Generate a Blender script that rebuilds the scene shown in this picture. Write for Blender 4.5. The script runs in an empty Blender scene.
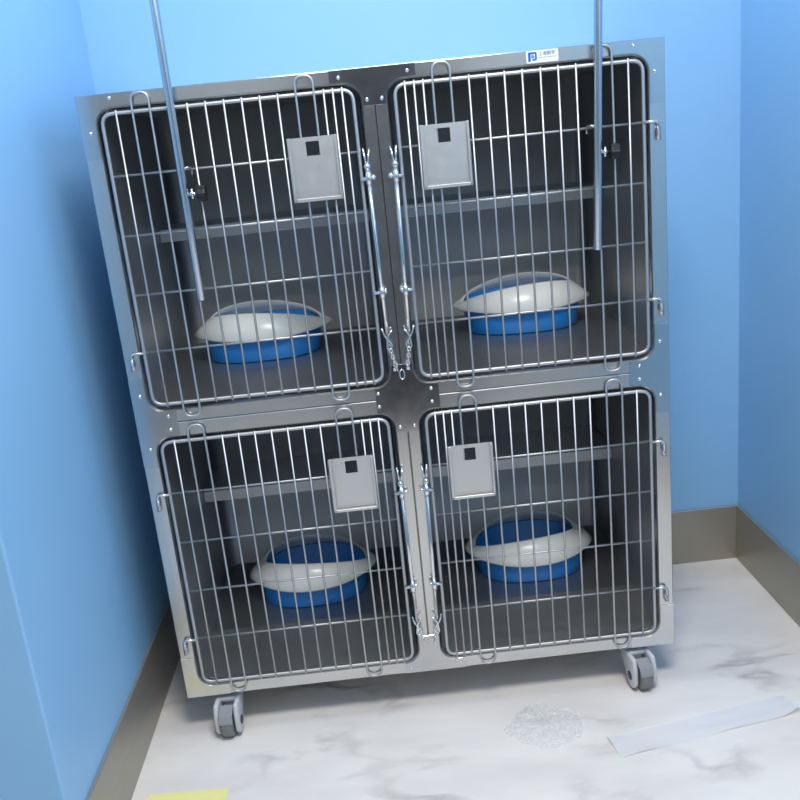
import bpy, bmesh, math, random
from mathutils import Vector, Matrix, noise
random.seed(7)
sc = bpy.context.scene
COL = sc.collection
PI = math.pi
W, DEP, ZB, ZT = 1.22, .592, .105, 1.528
WORLD = {}                      # world position of each object, by name

# ------------------------------------------------------------------ materials
def srgb(r, g, b):
    f = lambda c: (c / 255 / 12.92) if c / 255 <= .04045 else ((c / 255 + .055) / 1.055) ** 2.4
    return (f(r), f(g), f(b), 1)

def mat(name, col, rough=.5, metal=0, **kw):
    m = bpy.data.materials.new(name); m.use_nodes = True
    b = m.node_tree.nodes['Principled BSDF']
    b.inputs['Base Color'].default_value = col if len(col) == 4 else (*col, 1)
    b.inputs['Roughness'].default_value = rough
    b.inputs['Metallic'].default_value = metal
    for k, v in kw.items(): b.inputs[k.replace('_', ' ')].default_value = v
    return m

def brushed(m, scale, strength=.12, rlo=.2, rhi=.36, bump=.0):
    """streaky grain in the roughness (and a faint bump), stretched along one axis"""
    nt = m.node_tree; N = nt.nodes; L = nt.links; b = N['Principled BSDF']
    tc = N.new('ShaderNodeTexCoord'); mp = N.new('ShaderNodeMapping'); mp.inputs['Scale'].default_value = scale
    nz = N.new('ShaderNodeTexNoise'); nz.inputs['Scale'].default_value = 1; nz.inputs['Detail'].default_value = 4
    mr = N.new('ShaderNodeMapRange'); mr.inputs['To Min'].default_value = rlo; mr.inputs['To Max'].default_value = rhi
    L.new(tc.outputs['Object'], mp.inputs[0]); L.new(mp.outputs[0], nz.inputs['Vector'])
    L.new(nz.outputs['Fac'], mr.inputs['Value']); L.new(mr.outputs[0], b.inputs['Roughness'])
    if bump:
        bp = N.new('ShaderNodeBump'); bp.inputs['Strength'].default_value = bump; bp.inputs['Distance'].default_value = .002
        L.new(nz.outputs['Fac'], bp.inputs['Height']); L.new(bp.outputs[0], b.inputs['Normal'])
    return m

M = {}
M['steel'] = brushed(mat('brushed_steel', (.66, .65, .63), .28, 1), (6, 60, 60), rlo=.2, rhi=.26)
M['plate'] = brushed(mat('bright_plate_steel', (.60, .60, .60), .16, 1), (40, 40, 40), rlo=.10, rhi=.2)
M['liner'] = brushed(mat('liner_steel', (.46, .47, .48), .5, 1), (4, 4, 70), rlo=.42, rhi=.54)
M['wire'] = mat('wire_steel', (.57, .575, .58), .5, 1)
M['chrome'] = mat('chrome', (.82, .82, .83), .12, 1)
M['pole'] = mat('pole_steel', (.62, .64, .67), .22, 1)
M['holder'] = brushed(mat('holder_steel', (.74, .73, .71), .38, 1), (50, 50, 50), rlo=.38, rhi=.5)
M['black'] = mat('black_plastic', (.012, .012, .014), .4)
M['rivet'] = mat('rivet_steel', (.88, .88, .88), .18, 1)
M['blue_plastic'] = mat('blue_plastic', srgb(30, 134, 216), .32)
M['cream'] = mat('cream_plastic', srgb(234, 237, 233), .25)
M['caster_grey'] = mat('caster_plastic', srgb(205, 206, 212), .35)
M['caster_pedal'] = mat('caster_pedal_grey', srgb(150, 152, 156), .4)
M['caster_wheel'] = mat('caster_rubber', srgb(128, 126, 124), .55)
M['caster_dark'] = mat('caster_hub', srgb(62, 68, 80), .5)
M['sticker'] = mat('sticker_white', srgb(238, 242, 246), .35)
M['logo'] = mat('logo_blue', srgb(24, 92, 184), .4)
M['logo_light'] = mat('logo_light_blue', srgb(96, 160, 226), .4)
M['ink'] = mat('ink_grey', srgb(70, 74, 92), .5)
M['ink_pale'] = mat('ink_pale_grey', srgb(176, 180, 190), .5)
M['tape'] = mat('yellow_tape', srgb(248, 240, 160), .5)
M['door'] = mat('dark_panel', srgb(44, 43, 50), .5)  # for the unseen panel added behind the camera to darken steel reflections
M['ceiling'] = mat('ceiling_white', srgb(226, 228, 230), .8)

def wall_mat():
    m = mat('blue_wall_paint', srgb(116, 184, 240), .42)
    nt = m.node_tree; N = nt.nodes; L = nt.links; b = N['Principled BSDF']
    tc = N.new('ShaderNodeTexCoord'); nz = N.new('ShaderNodeTexNoise'); nz.inputs['Scale'].default_value = 2.2; nz.inputs['Detail'].default_value = 3
    rp = N.new('ShaderNodeValToRGB')
    rp.color_ramp.elements[0].position = .3; rp.color_ramp.elements[0].color = srgb(143, 195, 238)
    rp.color_ramp.elements[1].position = .7; rp.color_ramp.elements[1].color = srgb(149, 200, 242)
    L.new(tc.outputs['Object'], nz.inputs['Vector']); L.new(nz.outputs['Fac'], rp.inputs[0]); L.new(rp.outputs[0], b.inputs['Base Color'])
    n2 = N.new('ShaderNodeTexNoise'); n2.inputs['Scale'].default_value = 160
    bp = N.new('ShaderNodeBump'); bp.inputs['Strength'].default_value = .05; bp.inputs['Distance'].default_value = .002
    L.new(tc.outputs['Object'], n2.inputs['Vector']); L.new(n2.outputs['Fac'], bp.inputs['Height']); L.new(bp.outputs[0], b.inputs['Normal'])
    return m
M['wall'] = wall_mat()
M['plain'] = mat('grey_wall_paint', srgb(176, 180, 182), .7)

def marble():
    m = mat('veined_marble_floor', (.8, .8, .8), .25)
    nt = m.node_tree; N = nt.nodes; L = nt.links; b = N['Principled BSDF']
    tc = N.new('ShaderNodeTexCoord')
    mp = N.new('ShaderNodeMapping'); mp.inputs['Rotation'].default_value = (0, 0, math.radians(-28)); mp.inputs['Scale'].default_value = (1.5, 3.6, 1)
    n1 = N.new('ShaderNodeTexNoise'); n1.inputs['Scale'].default_value = 1.4; n1.inputs['Detail'].default_value = 7; n1.inputs['Roughness'].default_value = .5
    n1.inputs['Distortion'].default_value = .2
    L.new(tc.outputs['Object'], mp.inputs[0]); L.new(mp.outputs[0], n1.inputs['Vector'])
    # thin veins where the noise crosses one half
    s = N.new('ShaderNodeMath'); s.operation = 'SUBTRACT'; s.inputs[1].default_value = .5; L.new(n1.outputs['Fac'], s.inputs[0])
    a = N.new('ShaderNodeMath'); a.operation = 'ABSOLUTE'; L.new(s.outputs[0], a.inputs[0])
    r = N.new('ShaderNodeMapRange'); r.inputs['From Min'].default_value = 0; r.inputs['From Max'].default_value = .045
    r.inputs['To Min'].default_value = 1; r.inputs['To Max'].default_value = 0; L.new(a.outputs[0], r.inputs['Value'])
    n2 = N.new('ShaderNodeTexNoise'); n2.inputs['Scale'].default_value = 3.1; n2.inputs['Detail'].default_value = 3
    L.new(tc.outputs['Object'], n2.inputs['Vector'])
    r2 = N.new('ShaderNodeMapRange'); r2.inputs['From Min'].default_value = .46; r2.inputs['From Max'].default_value = .68; L.new(n2.outputs['Fac'], r2.inputs['Value'])
    mu = N.new('ShaderNodeMath'); mu.operation = 'MULTIPLY'; L.new(r.outputs[0], mu.inputs[0]); L.new(r2.outputs[0], mu.inputs[1])
    n3 = N.new('ShaderNodeTexNoise'); n3.inputs['Scale'].default_value = 2.0; n3.inputs['Detail'].default_value = 5; L.new(mp.outputs[0], n3.inputs['Vector'])
    rp = N.new('ShaderNodeValToRGB')
    rp.color_ramp.elements[0].position = .35; rp.color_ramp.elements[0].color = srgb(232, 226, 222)
    rp.color_ramp.elements[1].position = .6; rp.color_ramp.elements[1].color = srgb(243, 238, 233)
    L.new(n3.outputs['Fac'], rp.inputs[0])
    mx = N.new('ShaderNodeMixRGB'); mx.inputs['Color2'].default_value = srgb(184, 177, 174)
    L.new(mu.outputs[0], mx.inputs['Fac']); L.new(rp.outputs[0], mx.inputs['Color1']); L.new(mx.outputs[0], b.inputs['Base Color'])
    return m
M['floor'] = marble()
M['skirting'] = brushed(mat('brushed_skirting', srgb(168, 163, 152), .4, .55), (2, 2, 60), rlo=.32, rhi=.46)

def film(name, tint, alpha, rough):
    m = bpy.data.materials.new(name); m.use_nodes = True
    nt = m.node_tree; N = nt.nodes; L = nt.links
    b = N['Principled BSDF']; b.inputs['Base Color'].default_value = tint; b.inputs['Roughness'].default_value = rough
    b.inputs['Specular IOR Level'].default_value = .7
    t = N.new('ShaderNodeBsdfTransparent'); mx = N.new('ShaderNodeMixShader')
    fr = N.new('ShaderNodeLayerWeight'); fr.inputs['Blend'].default_value = .35
    mr = N.new('ShaderNodeMapRange'); mr.inputs['To Min'].default_value = alpha; mr.inputs['To Max'].default_value = min(1, alpha + .5)
    L.new(fr.outputs['Facing'], mr.inputs['Value']); L.new(mr.outputs[0], mx.inputs['Fac'])
    L.new(t.outputs[0], mx.inputs[1]); L.new(b.outputs[0], mx.inputs[2]); L.new(mx.outputs[0], N['Material Output'].inputs['Surface'])
    return m
M['clear_film'] = film('clear_plastic_film', srgb(235, 238, 242), .2, .1)
M['white_film'] = film('milky_plastic_strip', srgb(246, 246, 250), .6, .3)

# ------------------------------------------------------------------ mesh helpers
def add_box(bm, x0, x1, y0, y1, z0, z1, bev=0, seg=2):
    b2 = bmesh.new()
    vs = [b2.verts.new((x, y, z)) for x in (x0, x1) for y in (y0, y1) for z in (z0, z1)]
    for f in ((0, 1, 3, 2), (4, 6, 7, 5), (0, 4, 5, 1), (2, 3, 7, 6), (0, 2, 6, 4), (1, 5, 7, 3)): b2.faces.new([vs[i] for i in f])
    if bev: bmesh.ops.bevel(b2, geom=b2.edges[:], offset=bev, segments=seg, profile=.5, affect='EDGES')
    merge(bm, b2)

def merge(bm, b2, mtx=None):
    vm = {}
    for v in b2.verts: vm[v] = bm.verts.new(mtx @ v.co if mtx else v.co)
    for f in b2.faces:
        try: nf = bm.faces.new([vm[v] for v in f.verts]); nf.smooth = f.smooth
        except ValueError: pass
    b2.free()

def fillet(pts, r, closed=False, n=5):
    """round the corners of a polyline"""
    P = [Vector(p) for p in pts]; out = []; m = len(P)
    for i in range(m):
        if not closed and i in (0, m - 1): out.append(P[i]); continue
        a, b, c = P[i - 1], P[i], P[(i + 1) % m]
        d1 = (a - b); d2 = (c - b); k = min(r, d1.length * .49, d2.length * .49)
        p = b + d1.normalized() * k; q = b + d2.normalized() * k
        for j in range(n + 1):
            t = j / n
            out.append(p * (1 - t) ** 2 + b * 2 * t * (1 - t) + q * t * t)
    return out

def add_tube(bm, pts, r, seg=8, closed=False, radii=None):
    P = [Vector(p) for p in pts]; n = len(P)
    T = []
    for i in range(n):
        a = P[i - 1] if (closed or i > 0) else P[i]
        c = P[(i + 1) % n] if (closed or i < n - 1) else P[i]
        T.append((c - a).normalized())
    up = Vector((0, 1, 0)) if abs(T[0].y) < .9 else Vector((1, 0, 0))
    nrm = (up - T[0] * up.dot(T[0])).normalized()
    rings = []
    for i in range(n):
        nrm = (nrm - T[i] * nrm.dot(T[i])).normalized(); bi = T[i].cross(nrm)
        rr = radii[i] if radii else r
        rings.append([bm.verts.new(P[i] + (nrm * math.cos(2 * PI * k / seg) + bi * math.sin(2 * PI * k / seg)) * rr) for k in range(seg)])
    for i in range(n if closed else n - 1):
        A, B = rings[i], rings[(i + 1) % n]
        for k in range(seg):
            f = bm.faces.new((A[k], A[(k + 1) % seg], B[(k + 1) % seg], B[k])); f.smooth = True
    if not closed:
        bm.faces.new(rings[0][::-1]); bm.faces.new(rings[-1])

def add_lathe(bm, prof, mtx, seg=24):
    """prof: (radius, height) pairs about local z, placed by mtx"""
    rings = []
    for r, h in prof:
        if r < 1e-6: rings.append([bm.verts.new(mtx @ Vector((0, 0, h)))])
        else: rings.append([bm.verts.new(mtx @ Vector((r * math.cos(2 * PI * k / seg), r * math.sin(2 * PI * k / seg), h))) for k in range(seg)])
    for A, B in zip(rings, rings[1:]):
        for k in range(seg):
            q = [A[k % len(A)], A[(k + 1) % seg % len(A)], B[(k + 1) % seg % len(B)], B[k % len(B)]]
            q = list(dict.fromkeys(q))
            if len(q) > 2:
                f = bm.faces.new(q); f.smooth = True

def add_prism(bm, pts, axis, a0, a1, bev=0, seg=2):
    """pts: outline in the plane across `axis`; extruded a0..a1"""
    def P(u, v, w): return (u, w, v) if axis == 1 else ((w, u, v) if axis == 0 else (u, v, w))
    b2 = bmesh.new()
    lo = [b2.verts.new(P(u, v, a0)) for u, v in pts]; hi = [b2.verts.new(P(u, v, a1)) for u, v in pts]
    b2.faces.new(lo); b2.faces.new(hi[::-1]); n = len(pts)
    for i in range(n): b2.faces.new((lo[i], hi[i], hi[(i + 1) % n], lo[(i + 1) % n]))
    bmesh.ops.recalc_face_normals(b2, faces=b2.faces[:])
    if bev: bmesh.ops.bevel(b2, geom=b2.edges[:], offset=bev, segments=seg, profile=.5, affect='EDGES')
    merge(bm, b2)

def rrect(x0, x1, z0, z1, r, n=8):
    out = []
    for cx, cz, a in ((x1 - r, z1 - r, 0), (x0 + r, z1 - r, 90), (x0 + r, z0 + r, 180), (x1 - r, z0 + r, 270)):
        for k in range(n + 1):
            t = math.radians(a + 90 * k / n); out.append((cx + r * math.cos(t), cz + r * math.sin(t)))
    return out

def arc(cx, cz, r, a0, a1, n=8):
    return [(cx + r * math.cos(math.radians(a0 + (a1 - a0) * k / n)), cz + r * math.sin(math.radians(a0 + (a1 - a0) * k / n))) for k in range(n + 1)]

def obj(name, bm, m, parent=None, label=None, smooth=False):
    """link bm (world coordinates) as one mesh object whose origin is its own centre"""
    bmesh.ops.recalc_face_normals(bm, faces=bm.faces[:])
    co = [v.co for v in bm.verts]
    c = Vector([(min(p[i] for p in co) + max(p[i] for p in co)) / 2 for i in range(3)])
    bmesh.ops.translate(bm, verts=bm.verts[:], vec=-c)
    me = bpy.data.meshes.new(name); bm.to_mesh(me); bm.free()
    ms = m if isinstance(m, (list, tuple)) else [m]
    for q in ms: me.materials.append(q)
    if smooth:
        for p in me.polygons: p.use_smooth = True
    o = bpy.data.objects.new(name, me); COL.objects.link(o)
    WORLD[o.name] = c
    if parent: o.parent = parent; o.location = c - WORLD[parent.name]
    else: o.location = c
    if label: o['label'] = label
    return o

def empty(name, loc):
    o = bpy.data.objects.new(name, None); COL.objects.link(o); o.location = loc; o.empty_display_size = .1
    WORLD[o.name] = Vector(loc); return o

def tag(o, label, cat, group=None):
    o['label'] = label; o['category'] = cat
    if group: o['group'] = group
    return o

def copy_tree(o, off, parent=None):
    c = o.copy(); COL.objects.link(c); WORLD[c.name] = WORLD[o.name] + Vector(off)
    if parent: c.parent = parent
    if parent is not None and o.parent is not parent: c.location = o.location
    for ch in list(o.children):
        copy_tree(ch, off, c)
    return c

def struct(name, bm, m):
    o = obj(name, bm, m); o['kind'] = 'structure'; return o

def BM(): return bmesh.new()

# ------------------------------------------------------------------ the room
XL, XR, YB, ZC, YR, YE, XF, BH = -.1145, 1.6306, .606, 3.0, -2.3, -.52, -1.9, .1803
b = BM(); add_box(b, XF - .1, XR + .1, YR - .1, YB + .1, -.05, 0); struct('floor', b, M['floor'])
b = BM(); add_box(b, XF - .1, XR + .1, YR - .1, YB + .1, ZC, ZC + .05); struct('ceiling', b, M['ceiling'])
b = BM(); add_box(b, XL, XR + .1, YB, YB + .1, 0, ZC); struct('wall_back', b, M['wall'])
b = BM(); add_box(b, XR, XR + .1, YR, YB, 0, ZC); struct('wall_right', b, M['wall'])
b = BM(); add_box(b, XF, XL, YE, YB + .1, 0, ZC, .004, 2); struct('wall_left', b, M['wall'])
b = BM(); add_box(b, XF - .1, XF, YR, YE, 0, ZC); struct('wall_far_left', b, M['plain'])
b = BM(); add_box(b, XF, XR, YR - .1, YR, 0, ZC); struct('wall_front', b, M['plain'])
b = BM(); add_box(b, .38, 1.02, YR, YR + .04, 0, 2.05, .003); struct('dark_reflection_panel', b, M['door'])  # unseen dark panel, added so centre plate and posts reflect something dark
t = .008
def skirt(name, x0, x1, y0, y1):
    b = BM(); add_box(b, x0, x1, y0, y1, 0, BH, .0015, 1); struct(name, b, M['skirting'])
skirt('baseboard_back', XL, XR, YB - t, YB)
skirt('baseboard_right', XR - t, XR, YR, YB - t)
skirt('baseboard_left', XL, XL + t, YE - t, YB - t)
skirt('baseboard_left_end', XF, XL, YE - t, YE)

# ------------------------------------------------------------------ the cage bank
cage = empty('pet_cage', (W / 2, .3, 0))
tag(cage, 'four-door stainless steel pet cage bank on casters against blue wall', 'cage')
OPZ = {0: (.137, .781), 1: (.847, 1.498)}
UZ = {0: (ZB, .8155), 1: (.8165, ZT)}
OPX = {0: (.037, .5815), 1: (.6385, 1.183)}
UX = {0: (0, .6092), 1: (.6108, W)}
RO = .035

def outer_match(inner, x0, x1, z0, z1):
    """point of the outer rectangle facing each inner point"""
    ix0 = min(p[0] for p in inner); ix1 = max(p[0] for p in inner); iz0 = min(p[1] for p in inner); iz1 = max(p[1] for p in inner)
    out = []
    n = len(inner) // 4
    for k, (x, z) in enumerate(inner):
        q = k // n; j = k % n; h = (n - 1) / 2
        cx = x1 if q in (0, 3) else x0; cz = z1 if q in (0, 1) else z0
        # first half of each corner arc lies on one side, second half on the other
        first_vertical = q in (0, 2)
        f = j < h
        if abs(j - h) < .1: out.append((cx, cz))
        elif (f and first_vertical) or (not f and not first_vertical): out.append((cx, z))
        else: out.append((x, cz))
    return out

for r in (0, 1):
    for c in (0, 1):
        x0, x1 = UX[c]; z0, z1 = UZ[r]; ox0, ox1 = OPX[c]; oz0, oz1 = OPZ[r]
        inn = rrect(ox0, ox1, oz0, oz1, RO)
        inn2 = rrect(ox0 - .003, ox1 + .003, oz0 - .003, oz1 + .003, RO + .003)
        lip = rrect(ox0 + .001, ox1 - .001, oz0 + .001, oz1 - .001, RO - .001)
        o1 = outer_match(inn2, x0 + .002, x1 - .002, z0 + .002, z1 - .002)
        o2 = outer_match(inn2, x0, x1, z0, z1)
        loops = [(lip, .024), (inn, .022), (inn, .003), (inn2, 0), (o1, 0), (o2, .002), (o2, .024)]
        b = BM(); vs = [[b.verts.new((x, y, z)) for x, z in lp] for lp, y in loops]
        n = len(inn)
        for A, B in zip(vs, vs[1:]):
            for k in range(n):
                try: b.faces.new((A[k], A[(k + 1) % n], B[(k + 1) % n], B[k]))
                except ValueError: pass
        bmesh.ops.remove_doubles(b, verts=b.verts[:], dist=1e-6)
        obj('front_frame', b, M['steel'], cage)
        # compartment liner: floor, sides, back and ceiling of one sheet, corners rounded
        lx0, lx1 = ox0 + .003, ox1 - .003; lz0, lz1 = (.875 if r else .175), oz1 - .002; lzf = oz0 + .002
        rr = .035; D = .585
        plan = [(lx0, .024), (lx0, .19)] + [(lx0, D - rr)] + [(lx0 + rr - rr * math.cos(a), D - rr + rr * math.sin(a)) for a in [PI / 2 * k / 6 for k in range(1, 7)]] \
             + [(lx1 - rr + rr * math.sin(a), D - rr + rr * math.cos(a)) for a in [PI / 2 * k / 6 for k in range(0, 7)]] + [(lx1, .19), (lx1, .024)]
        b = BM()
        lo = [b.verts.new((x, y, lzf if y < .1 else lz0)) for x, y in plan]; hi = [b.verts.new((x, y, lz1)) for x, y in plan]
        for k in range(len(plan) - 1):
            f = b.faces.new((lo[k], lo[k + 1], hi[k + 1], hi[k])); f.smooth = 2 < k < len(plan) - 4
        b.faces.new(lo[1:-1]); b.faces.new((lo[0], lo[1], lo[-2], lo[-1])); b.faces.new(hi[::-1])    # floor, sloping front edge, ceiling
        o = obj('compartment', b, M['liner'], cage)
        # resting shelf
        zs = 1.217 if r else .502
        b = BM(); add_box(b, lx0 + .001, lx1 - .001, .375, D - .001, zs - .008, zs, .001, 1)
        add_box(b, lx0 + .001, lx1 - .001, .372, .378, zs - .032, zs, .002, 2)
        obj('shelf', b, M['liner'], cage)
b = BM(); add_box(b, 0, .002, .024, DEP, ZB, ZT); obj('side_panel', b, M['steel'], cage)
b = BM(); add_box(b, W - .002, W, .024, DEP, ZB, ZT); obj('side_panel', b, M['steel'], cage)
b = BM(); add_box(b, .002, W - .002, .024, DEP, ZT - .002, ZT); obj('top_panel', b, M['steel'], cage)
b = BM(); add_box(b, .002, W - .002, .024, DEP, ZB, ZB + .002); obj('base_panel', b, M['steel'], cage)
b = BM(); add_box(b, .002, W - .002, DEP - .002, DEP, ZB + .002, ZT - .002); obj('back_panel', b, M['steel'], cage)

# ---- joint plates with rivets
def rivet(p, x, z, y=-.0018):
    b = BM(); add_lathe(b, [(0, .0032), (.0022, .0028), (.0038, .0014), (.0042, 0)], Matrix.Translation((x, y, z)) @ Matrix.Rotation(PI / 2, 4, 'X'), 12)
    obj('rivet', b, M['rivet'], p)
def plate(name, pts, rivets, m='plate'):
    b = BM(); add_prism(b, pts, 1, -.0018, 0, .0005, 1)
    p = obj(name, b, M[m], cage)
    for x, z in rivets: rivet(p, x, z)
i = .0005; R_ = RO + .004
ox0, ox1 = OPX[0]; px0, px1 = OPX[1]; lo0, lo1 = OPZ[0]; up0, up1 = OPZ[1]
g = .004
def mx(pts): return [(W - x, z) for x, z in pts][::-1]
TL = [(i, ZT - i), (i, 1.40), (ox0 - g, 1.40)] + arc(ox0 + RO, up1 - RO, R_, 180, 90) + [(.118, up1 + g), (.118, ZT - i)]
BL = [(i, ZB + i), (.108, ZB + i), (.108, lo0 - g)] + arc(ox0 + RO, lo0 + RO, R_, 270, 180) + [(ox0 - g, .215), (i, .215)]
ML = [(i, .925), (i, .715), (ox0 - g, .715)] + arc(ox0 + RO, lo1 - RO, R_, 180, 90) + [(.093, lo1 + g), (.093, up0 - g)] + arc(ox0 + RO, up0 + RO, R_, 270, 180) + [(ox0 - g, .925)]
plate('corner_plate', TL, [(.070, 1.5175), (.020, 1.452)])
plate('corner_plate', mx(TL), [(W - .066, 1.5165), (W - .022, 1.462)])
plate('corner_plate', BL, [], 'steel')
plate('corner_plate', mx(BL), [], 'steel')
plate('side_joint_plate', ML, [(.020, .884), (.075, .832), (.075, .800), (.022, .758)])
plate('side_joint_plate', mx(ML), [(W - .022, .884), (W - .070, .832), (W - .070, .800), (W - .022, .758)])
cxr, cxl = px0 + RO, ox1 - RO
TC = [(.520, ZT - i), (.520, up1 + g)] + arc(cxl, up1 - RO, R_, 90, 0) + [(ox1 + g, 1.452), (px0 - g, 1.452)] + arc(cxr, up1 - RO, R_, 180, 90) + [(.700, up1 + g), (.700, ZT - i)]
plate('top_joint_plate', TC, [(.540, 1.512), (.683, 1.513), (.5945, 1.464), (.6255, 1.464)])
BC = [(.545, ZB + i), (.700, ZB + i), (.700, lo0 - g)] + arc(cxr, lo0 + RO, R_, 270, 180) + [(px0 - g, .205), (ox1 + g, .205)] + arc(cxl, lo0 + RO, R_, 0, -90) + [(.545, lo0 - g)]
plate('bottom_joint_plate', BC, [(.560, .121), (.684, .121)])
CC = [(ox1 + g, .895), (ox1 + g, .895)] [:1] + arc(cxl, up0 + RO, R_, 0, -90) + [(.545, up0 - g), (.545, lo1 + g)] + arc(cxl, lo1 - RO, R_, 90, 0) + [(ox1 + g, .735), (px0 - g, .735)] \
   + arc(cxr, lo1 - RO, R_, 180, 90) + [(.690, lo1 + g), (.690, up0 - g)] + arc(cxr, up0 + RO, R_, 270, 180) + [(px0 - g, .895)]
plate('centre_joint_plate', CC, [(.5945, .884), (.6255, .884), (.551, .832), (.551, .801), (.672, .832), (.672, .801), (.5935, .748), (.6265, .748)])

# ---- wire doors
YBAR, YROD, YH = -.0085, -.0040, -.0018
BARS = [.080, .114, .150, .189, .226, .263, .301, .338, .375, .412, .450, .487, .507, .526, .545]
HZ = [1.362, 1.237, 1.110, .983]
DX0, DX1, DZ0, DZ1 = .0485, .5665, .862, 1.487
def fx(x, c): return x if c == 0 else W - x

def make_door(c):
    F = lambda pts: [(fx(x, c), y, z) for x, y, z in pts]
    b = BM()
    add_tube(b, fillet(F([(DX0, YROD, DZ0), (DX1, YROD, DZ0), (DX1, YROD, DZ1), (DX0, YROD, DZ1)]), .024, True), .0041, 10, True)
    loop_bars = {1, 2, 10, 11}
    for k, x in enumerate(BARS):
        if k not in loop_bars: add_tube(b, F([(x, YBAR, DZ0 - .006), (x, YBAR, DZ1 + .006)]), .0024, 8)
    for k in (1, 10):                                   # paired bars closing in a hairpin above and below
        xa, xb = BARS[k], BARS[k + 1]; zt, zb = 1.523, .829
        add_tube(b, fillet(F([(xa, YBAR, zb), (xb, YBAR, zb), (xb, YBAR, zt), (xa, YBAR, zt)]), .018, True, 6), .0026, 8, True)
    for z in HZ: add_tube(b, F([(DX0 - .003, YH, z), (DX1 + .002, YH, z)]), .0026, 8)
    d = obj('wire_door', b, M['wire'], cage)
    # hinge pins
    for z in (HZ[0], HZ[3]):    # hinge pins
        b = BM(); add_tube(b, fillet(F([(DX0 + .002, -.0095, z + .0005), (.0185, -.0095, z + .0005), (.0185, -.0095, z - .030)]), .008), .0030, 8)
        add_tube(b, F([(.0185, -.0065, z - .010), (.0185, -.0065, z - .038)]), .0055, 10)
        obj('hinge_pin', b, M['pole'], d)
    # card holder: plate with a square window and turned-up edges
    x0, x1, z0, z1 = .4215, .5225, 1.273, 1.402; wx0, wx1, wz0, wz1 = .458, .486, 1.3635, 1.393
    if c: wx0, wx1 = .460, .488
    b = BM(); ya, yb = -.0145, -.0130
    X = sorted((fx(x0, c), fx(wx0, c), fx(wx1, c), fx(x1, c))); Z = [z0, wz0, wz1, z1]
    for a in range(3):
        for e in range(3):
            if (a, e) != (1, 1): add_box(b, X[a], X[a + 1], ya, yb, Z[e], Z[e + 1])
    bmesh.ops.remove_doubles(b, verts=b.verts[:], dist=1e-6)
    seen = {}
    for f in list(b.faces):
        seen.setdefault(tuple(round(v, 5) for v in f.calc_center_median()), []).append(f)
    bmesh.ops.delete(b, geom=[f for fs in seen.values() if len(fs) > 1 for f in fs], context='FACES_ONLY')
    fl = .007
    add_box(b, X[0] - .0015, X[0], ya - fl, yb, z0 - .0015, z1, .0006, 1)
    add_box(b, X[3], X[3] + .0015, ya - fl, yb, z0 - .0015, z1, .0006, 1)
    add_box(b, X[0], X[3], ya - fl, yb, z0 - .0015, z0, .0006, 1)
    for xa, xb in ((X[0], X[0] + .006), (X[3] - .004, X[3])): add_box(b, xa, xb, ya - fl - .001, ya - fl, z0 - .0015, z1, .0004, 1)
    add_box(b, X[0], X[3], ya - fl - .001, ya - fl, z0 - .0015, z0 + .005, .0004, 1)
    h = obj('card_holder', b, M['holder'], d)
    # latch: sliding rod with two cross pins
    b = BM(); yl = -.017
    add_tube(b, F([(.5805, yl, 1.330), (.5855, yl, .972)]), .0042, 10)
    add_lathe(b, [(0, -.008), (.0055, -.0055), (.0075, 0), (.0055, .0055), (0, .008)], Matrix.Translation((fx(.5803, c), yl, 1.330)), 14)
    add_tube(b, F([(.5752, yl + .008, 1.368), (.5785, yl, 1.336)]), .0022, 8); add_tube(b, F([(.5875, yl + .008, 1.366), (.5822, yl, 1.336)]), .0022, 8)
    for z in (1.306, 1.063):
        xr = .5805 + (1.33 - z) * .0139
        add_tube(b, F([(DX1 - .002, yl + .004, z - .001), (.5915, yl + .004, z + .001)]), .0038, 8)
        add_tube(b, F([(xr, yl, z - .012), (xr + .0003, yl, z + .012)]), .0066, 10)
        add_lathe(b, [(0, -.005), (.004, -.003), (.005, 0), (.004, .003), (0, .005)], Matrix.Translation((fx(.5915, c), yl + .004, z + .001)), 10)
    obj('latch_rod', b, M['chrome'], d)
    b = BM(); add_tube(b, fillet([(fx(x, c), -.018, z) for x, z in ((.5745, .985), (.5790, .967), (.5955, .944), (.5900, .934), (.5820, .937), (.5860, .965), (.5965, .978))], .006), .0020, 8)
    obj('snap_hook', b, M['chrome'], d)
    return d
doors = [make_door(0), make_door(1)]
for d in list(doors):
    n = copy_tree(d, (0, 0, -.715)); n.parent = cage; n.location = d.location + Vector((0, 0, -.715)); doors.append(n)
# the upper left door shows one hinge pin only
for ch in list(doors[0].children):
    if ch.name.startswith('hinge_pin') and WORLD[ch.name].z > 1.2: bpy.data.objects.remove(ch)
# the lower pair of holders hangs 6 mm higher
for d in doors[2:]:
    for ch in d.children:
        if ch.name.startswith('card_holder'): ch.location.z += .006

# ---- safety chains from the hooks to the middle and the bottom plate
def chain(pts, n):
    b = BM(); P = [Vector(p) for p in pts]
    def at(t):
        s = t * (len(P) - 1); k = min(int(s), len(P) - 2); return P[k].lerp(P[k + 1], s - k)
    for k in range(n):
        a, e = at(k / n), at((k + 1) / n); c = (a + e) / 2; d = (e - a); L = d.length * .68; d.normalize()
        u = Vector((0, 1, 0)) if k % 2 else d.cross(Vector((0, 1, 0))).normalized()
        ring = []
        for j in range(14):
            t = 2 * PI * j / 14; s = math.copysign(abs(math.cos(t)) ** .7, math.cos(t))
            ring.append(c + d * L * s + u * .0036 * math.sin(t))
        add_tube(b, ring, .0013, 6, True)
    return obj('latch_chain', b, M['chrome'], cage)
for dz in (0, -.700):
    chain([(.589, -.019, .936), (.594, -.012, .912), (.601, -.0055, .882 + (.0 if dz == 0 else .006))], 6)
    chain([(W - .589, -.019, .936), (W - .592, -.012, .912), (W - .598, -.0055, .884)], 6)
    for o in [o for o in cage.children if o.name.startswith('latch_chain')][-2:]: o.location.z += dz
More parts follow.
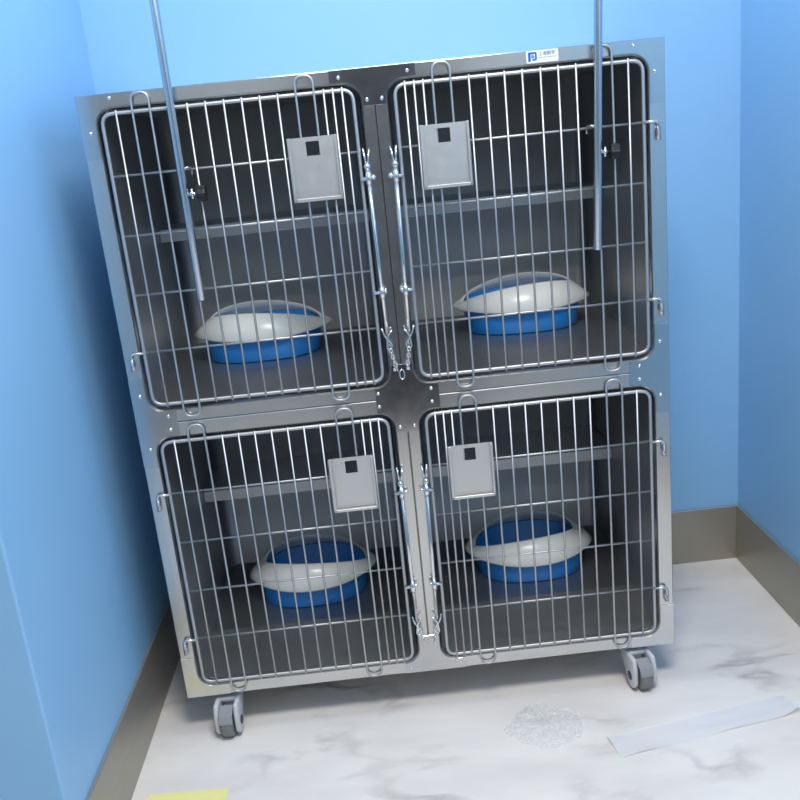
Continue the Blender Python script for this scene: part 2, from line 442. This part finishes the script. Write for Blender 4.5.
b = BM(); add_tube(b, [(.610 + .0055 * math.cos(t), -.0042, .872 + .011 * math.sin(t)) for t in [2 * PI * k / 16 for k in range(16)]], .0015, 6, True)
obj('chain_ring', b, M['chrome'], cage)

# ---- casters
def caster(x, y, rz):
    """swivel caster: wheel in front of the swivel, pale plastic cheeks, foot brake"""
    T = Matrix.Translation((x, y, 0)) @ Matrix.Rotation(rz, 4, 'Z')
    AX = -.048; RW = .039
    def done(name, b, m, p):
        bmesh.ops.transform(b, matrix=T, verts=b.verts[:]); return obj(name, b, m, p)
    b = BM(); add_box(b, -.030, .030, -.026, .030, ZB - .004, ZB, .001, 1)
    add_lathe(b, [(0, 0), (.018, 0), (.020, .004), (.020, .010), (0, .010)], Matrix.Translation((0, 0, ZB - .014)), 20)
    root = done('caster', b, M['pole'], cage)
    b = BM()
    out = [(.016, .092), (.016, .078), (-.012, .044)] + [(AX + .027 * math.cos(a), RW - .006 + .027 * math.sin(a)) for a in [math.radians(q) for q in range(-15, -185, -17)]] + [(AX - .027, .062), (AX - .016, .092)]
    for s in (-1, 1):
        add_prism(b, out, 0, s * .0185 if s > 0 else -.0305, .0305 if s > 0 else -.0185, .005, 3)
    add_box(b, -.022, .022, -.030, .014, .079, .091, .003, 2)
    f = done('fork', b, M['caster_grey'], root)
    for p in f.data.polygons: p.use_smooth = True
    b = BM(); add_lathe(b, [(.010, -.0145), (.030, -.0145), (.0365, -.0135), (RW, -.009), (RW, .009), (.0365, .0135), (.030, .0145), (.010, .0145)], Matrix.Translation((0, AX, RW)) @ Matrix.Rotation(PI / 2, 4, 'Y'), 36)
    done('wheel', b, M['caster_wheel'], root)
    for s in (-1, 1):
        b = BM(); add_lathe(b, [(0, s * .0335), (.009, s * .033), (.012, s * .031), (.012, s * .026)], Matrix.Translation((0, AX, RW)) @ Matrix.Rotation(PI / 2, 4, 'Y'), 20)
        done('axle_cap', b, M['caster_dark'], root)
    b = BM(); add_prism(b, [(AX - .002, .084), (AX - .030, .072), (AX - .038, .058), (AX - .0395, .051), (AX - .037, .051), (AX - .035, .058), (AX - .027, .068), (AX - .002, .079)], 0, -.0165, .0165, .001, 1)
    done('brake_pedal', b, M['caster_pedal'], root)
caster(.098, .034, math.radians(-3))
caster(1.126, .034, math.radians(7))
caster(.098, .52, math.radians(150))
caster(1.122, .52, math.radians(200))

# ---- maker's sticker on the top rail
def text_bm(body, size, x, z, y):
    cu = bpy.data.curves.new('t', 'FONT'); cu.body = body; cu.size = size; cu.extrude = .00008
    o = bpy.data.objects.new('t', cu); COL.objects.link(o)
    dg = bpy.context.evaluated_depsgraph_get(); me = bpy.data.meshes.new_from_object(o.evaluated_get(dg))
    b = BM(); b.from_mesh(me); bpy.data.objects.remove(o); bpy.data.curves.remove(cu); bpy.data.meshes.remove(me)
    bmesh.ops.transform(b, matrix=Matrix.Translation((x, y, z)) @ Matrix.Rotation(PI / 2, 4, 'X'), verts=b.verts[:])
    return b
b = BM(); add_prism(b, rrect(.9305, .9975, 1.5025, 1.5268, .003, 4), 1, -.0010, 0)
stk = obj('sticker', b, M['sticker'], cage, 'white rounded sticker with blue letter mark')
b = BM()
add_prism(b, [(.9345, 1.5055), (.9395, 1.5055), (.9395, 1.5222), (.9345, 1.5222)], 1, -.0013, -.0010)
add_prism(b, [(.9345, 1.5235), (.9505, 1.5235), (.9525, 1.5205), (.9525, 1.5090), (.9500, 1.5072), (.9425, 1.5072), (.9425, 1.5100), (.9490, 1.5100), (.9490, 1.5200), (.9395, 1.5200)], 1, -.0013, -.0010)
obj('letter_mark', b, M['logo'], stk)
b = BM(); add_prism(b, [(.9405, 1.5115), (.9480, 1.5115), (.9480, 1.5150), (.9445, 1.5190), (.9405, 1.5190)], 1, -.0013, -.0010); obj('mark_centre', b, M['logo_light'], stk)
try:
    b = text_bm('上海鹏宇', .0088, .9560, 1.5165, -.0012); obj('lettering', b, M['ink'], stk)
except Exception as e: print('text', e)
b = BM()
for k, (x, w) in enumerate(((.9560, .0085), (.9660, .0065), (.9740, .0095), (.9850, .0070))): add_box(b, x, x + w, -.0012, -.0010, 1.5112, 1.5128)
obj('small_print', b, M['ink_pale'], stk)

# ------------------------------------------------------------------ litter boxes
def litter_box(cx, cy, z0, rz, label, src=None):
    t = empty('litter_box', (cx, cy, z0)); tag(t, label, 'litter box', 'litter boxes in the cage compartments')
    if src:
        for ch in src.children:
            c = ch.copy(); COL.objects.link(c); c.parent = t
    else:
        N = 64
        def ring(b, a, bb, h, n=2.0, tip=0, hz=None):
            vs = []
            for k in range(N):
                q = 2 * PI * k / N; cs, sn = math.cos(q), math.sin(q)
                x = a * math.copysign(abs(cs) ** (2 / n), cs) + tip * math.copysign(abs(cs) ** 7, cs)
                y = bb * math.copysign(abs(sn) ** (2 / n), sn)
                vs.append(b.verts.new((cx + x, cy + y, z0 + (hz(cs, sn) if hz else h))))
            return vs
        def skin(b, rings, cap0=False, cap1=False):
            for A, B in zip(rings, rings[1:]):
                for k in range(N):
                    f = b.faces.new((A[k], A[(k + 1) % N], B[(k + 1) % N], B[k])); f.smooth = True
            if cap0: b.faces.new(rings[0])
            if cap1: b.faces.new(rings[-1][::-1])
        wall = lambda k: (lambda c, s: .004 + (.056 + .030 * abs(s)) * k)     # basin stands higher along its long sides
        b = BM()
        skin(b, [ring(b, .138, .110, 0, 2.5), ring(b, .144, .117, .004, 2.5), ring(b, .151, .126, 0, 2.4, 0, wall(.9)), ring(b, .149, .123, 0, 2.4, 0, wall(1.0)),
                 ring(b, .145, .115, 0, 2.4, 0, wall(.98)), ring(b, .136, .104, .008, 2.5), ring(b, .128, .096, .005, 2.5)], True, True)
        for v in b.verts:                                                                   # the raised sides lean in under the hood
            h = v.co.z - z0
            if h > .058: v.co.y -= math.copysign((h - .058) * .6, v.co.y - cy)
        basin = obj('basin', b, M['blue_plastic'], t)
        low = lambda c, s: .060 + .006 * abs(c) ** 2.2
        up = lambda c, s: .089 + .032 * abs(s) ** 1.1 + .014 * c                # one end of the hood is higher
        b = BM()
        def mid(f): return lambda c, s: low(c, s) * (1 - f) + up(c, s) * f
        def hood(a, bb, n, tip, hz, sh=0):
            r = ring(b, a, bb, 0, n, tip, hz)
            for v in r: v.co.x += sh
            return r
        bulge = lambda f, k: (lambda c, s: mid(f)(c, s) + k * abs(s))
        skin(b, [hood(.156, .130, 2.2, .008, lambda c, s: low(c, s) + .002), hood(.162, .137, 2.05, .015, lambda c, s: low(c, s) - .002),
                 hood(.164, .139, 2.05, .017, lambda c, s: low(c, s) + .002),
                 hood(.160, .130, 2.0, .011, bulge(.36, .004), -.002), hood(.152, .116, 2.0, .003, bulge(.74, .003), -.006),
                 hood(.145, .102, 2.0, 0, mid(.97), -.009), hood(.141, .097, 2.0, 0, mid(1.0), -.010), hood(.139, .095, 2.0, 0, mid(.96), -.010),
                 hood(.145, .107, 2.0, 0, mid(.68), -.006), hood(.150, .122, 2.1, .003, mid(.30), -.002), hood(.154, .128, 2.2, .006, lambda c, s: low(c, s) + .004)])
        obj('rim_hood', b, M['cream'], t)
    t.rotation_euler = (0, 0, rz)
    return t
FU, FL = .8754, .1754
lb = litter_box(.270, .372, FU, math.radians(180), 'blue and cream cat litter box in the upper left cage')
litter_box(.948, .372, FU, math.radians(-4), 'blue and cream cat litter box in the upper right cage', lb)
litter_box(.314, .375, FL, math.radians(182), 'blue and cream cat litter box in the lower left cage', lb)
litter_box(.928, .375, FL, math.radians(-2), 'blue and cream cat litter box in the lower right cage', lb)

# ------------------------------------------------------------------ drip poles clipped to the upper doors
def pole(x, z0, lean, side, label):
    """tube in front of the bars, clip on the top cross wire, collar with a black thumb screw"""
    y = YBAR - .0026 - .0092
    T = Matrix.Translation((x, y, z0)) @ Matrix.Rotation(lean, 4, 'Y') @ Matrix.Translation((-x, -y, -z0))
    ZE = 1.98
    t = empty('drip_pole', (x, y, z0)); tag(t, label, 'pole', 'drip poles on the upper cage doors')
    def done(name, b, m):
        bmesh.ops.transform(b, matrix=T, verts=b.verts[:]); return obj(name, b, m, t)
    b = BM()
    prof = [(.0062, .004), (.0078, 0), (.0088, .0015), (.0088, 1.80 - z0), (.0084, 1.802 - z0), (.0070, 1.806 - z0), (.0070, ZE - z0), (0, ZE + .001 - z0)]
    prof = [(0, .004)] + prof
    add_lathe(b, prof, Matrix.Translation((x, y, z0)), 20); done('tube', b, M['pole'])
    zk = 1.312
    b = BM(); add_tube(b, [(x + .006, y, zk), (x + .028, y, zk)], .0034, 10)
    add_lathe(b, [(.0036, 0), (.0065, .001), (.0065, .006), (.0036, .007)], Matrix.Translation((x + .012, y, zk)) @ Matrix.Rotation(PI / 2, 4, 'Y'), 6)
    add_tube(b, [(x + .0155, y, zk - .010), (x + .0155, y, zk + .010)], .0026, 8)
    done('thumb_screw', b, M['chrome'])
    b = BM(); N = 40; pr = []
    for k in range(N):
        a = 2 * PI * k / N; r = .0160 + .0022 * math.cos(6 * a); pr.append((y + r * math.cos(a), zk + r * math.sin(a)))
    add_prism(b, pr, 0, x + .026, x + .045, .003, 3)
    done('knob', b, M['black'])
    b = BM(); zc = HZ[0]
    xs = x + side * .014
    add_tube(b, fillet([(x + side * .006, y, zc + .002), (xs, y + .003, zc + .004), (xs + side * .004, YH - .002, zc + .0062), (xs + side * .004, YH + .0062, zc + .001), (xs + side * .004, YH + .004, zc - .012)], .003), .0026, 8)
    done('clip', b, M['pole'])
    return t
pole(.195, 1.088, 0, 1, 'thin steel drip pole clipped onto the upper left cage door')
pole(1.0595, 1.107, math.radians(2.2), -1, 'thin steel drip pole clipped onto the upper right cage door')

# ------------------------------------------------------------------ things on the floor
def strip_mesh(pa, pb, w, n=60, m=8, amp=.003, seed=0, thick=.0006, ends=None):
    b = BM(); A = Vector((*pa, 0)); B = Vector((*pb, 0)); d = (B - A).normalized(); s = Vector((-d.y, d.x, 0))
    top = []
    for k in range(n + 1):
        row = []
        for j in range(m + 1):
            u, v = k / n, j / m - .5
            p = A.lerp(B, u) + s * v * w
            h = .0012 + amp * max(0, .5 + noise.noise(Vector((u * 5 + seed, v * 1.6, seed)))) * (.4 + .6 * abs(v) * 2)
            if ends: h += ends(u, v)
            row.append(b.verts.new((p.x, p.y, h)))
        top.append(row)
    for k in range(n):
        for j in range(m):
            f = b.faces.new((top[k][j], top[k][j + 1], top[k + 1][j + 1], top[k + 1][j])); f.smooth = True
    if thick: bmesh.ops.solidify(b, geom=b.faces[:], thickness=thick)
    zmin = min(v.co.z for v in b.verts)
    bmesh.ops.translate(b, verts=b.verts[:], vec=(0, 0, .0002 - zmin))
    return b
b = strip_mesh((1.000, -.232), (1.452, -.148), .072, amp=.006, seed=3.3, thick=0, ends=lambda u, v: .022 * max(0, (u - .86) / .14) ** 2 * (.5 - v) + .012 * max(0, (.06 - u) / .06) * (.5 + v))
tag(obj('plastic_strip', b, M['white_film']), 'long milky plastic strip lying on the marble floor, right of centre', 'plastic strip')
b = BM(); N = 44; vs = []
for k in range(N + 1):
    row = []
    for j in range(N + 1):
        u, v = k / N - .5, j / N - .5
        x = .862 + u * .190 + v * .03 + .012 * noise.noise(Vector((u * 4, v * 4, 9))); y = -.128 + v * .165 - u * .03 + .02 * noise.noise(Vector((u * 3, v * 3, 2)))
        q = Vector((u * 7, v * 7, 1.3))
        h = .003 + .020 * abs(noise.noise(q)) * max(0, 1 - 3.2 * ((u * 1.0) ** 2 + (v - .15) ** 2)) + .004 * abs(noise.noise(q * 2.3))
        row.append(b.verts.new((x, y, h)))
    vs.append(row)
for k in range(N):
    for j in range(N):
        u, v = (k + .5) / N - .5, (j + .5) / N - .5
        if u * u + v * v < .20 + .06 * noise.noise(Vector((u * 5, v * 5, 4))): b.faces.new((vs[k][j], vs[k][j + 1], vs[k + 1][j + 1], vs[k + 1][j]))
bmesh.ops.delete(b, geom=[v for v in b.verts if not v.link_faces], context='VERTS')
zmin = min(v.co.z for v in b.verts); bmesh.ops.translate(b, verts=b.verts[:], vec=(0, 0, .0002 - zmin))
tag(obj('plastic_film', b, M['clear_film']), 'crumpled clear plastic film on the floor in front of the cage', 'plastic film')
b = strip_mesh((-.070, -.232), (.114, -.2395), .048, n=24, m=4, amp=.0006, seed=8, thick=0)
tag(obj('tape_strip', b, M['tape']), 'short strip of pale yellow tape stuck on the floor near left baseboard', 'tape')

# ------------------------------------------------------------------ light, camera, colour
def area(name, loc, sx, sy, power, col=(1, 1, 1)):
    l = bpy.data.lights.new(name, 'AREA'); l.shape = 'RECTANGLE'; l.size = sx; l.size_y = sy; l.energy = power; l.color = col
    o = bpy.data.objects.new(name, l); COL.objects.link(o); o.location = loc; return o
area('ceiling_panel_near', (.70, -.10, ZC - .02), .7, .6, 11, (1, .95, .885))
area('ceiling_panel_room', (.85, -1.4, ZC - .02), .8, .6, 56, (1, .95, .885))
w = bpy.data.worlds.new('world'); sc.world = w; w.use_nodes = True
w.node_tree.nodes['Background'].inputs[0].default_value = (.6, .7, .8, 1); w.node_tree.nodes['Background'].inputs[1].default_value = .3

cam = bpy.data.cameras.new('camera'); co = bpy.data.objects.new('camera', cam); COL.objects.link(co)
cam.sensor_width = 36; cam.sensor_fit = 'HORIZONTAL'; cam.lens = 904.581 / 800 * 36; cam.clip_start = .02
Rm = Matrix.Rotation(math.radians(-1.06549), 3, 'Z') @ Matrix.Rotation(math.radians(73.84610), 3, 'X') @ Matrix.Rotation(math.radians(-5.85411), 3, 'Z')
co.matrix_world = Matrix.Translation((.56254, -1.97623, 1.38412)) @ Rm.to_4x4()
sc.camera = co
sc.view_settings.view_transform = 'Standard'; sc.view_settings.look = 'None'; sc.view_settings.gamma = 1
sc.view_settings.use_curve_mapping = False; sc.view_settings.exposure = .06
sc.cycles.use_denoising = True
sc.cycles.max_bounces = 8; sc.cycles.transparent_max_bounces = 8
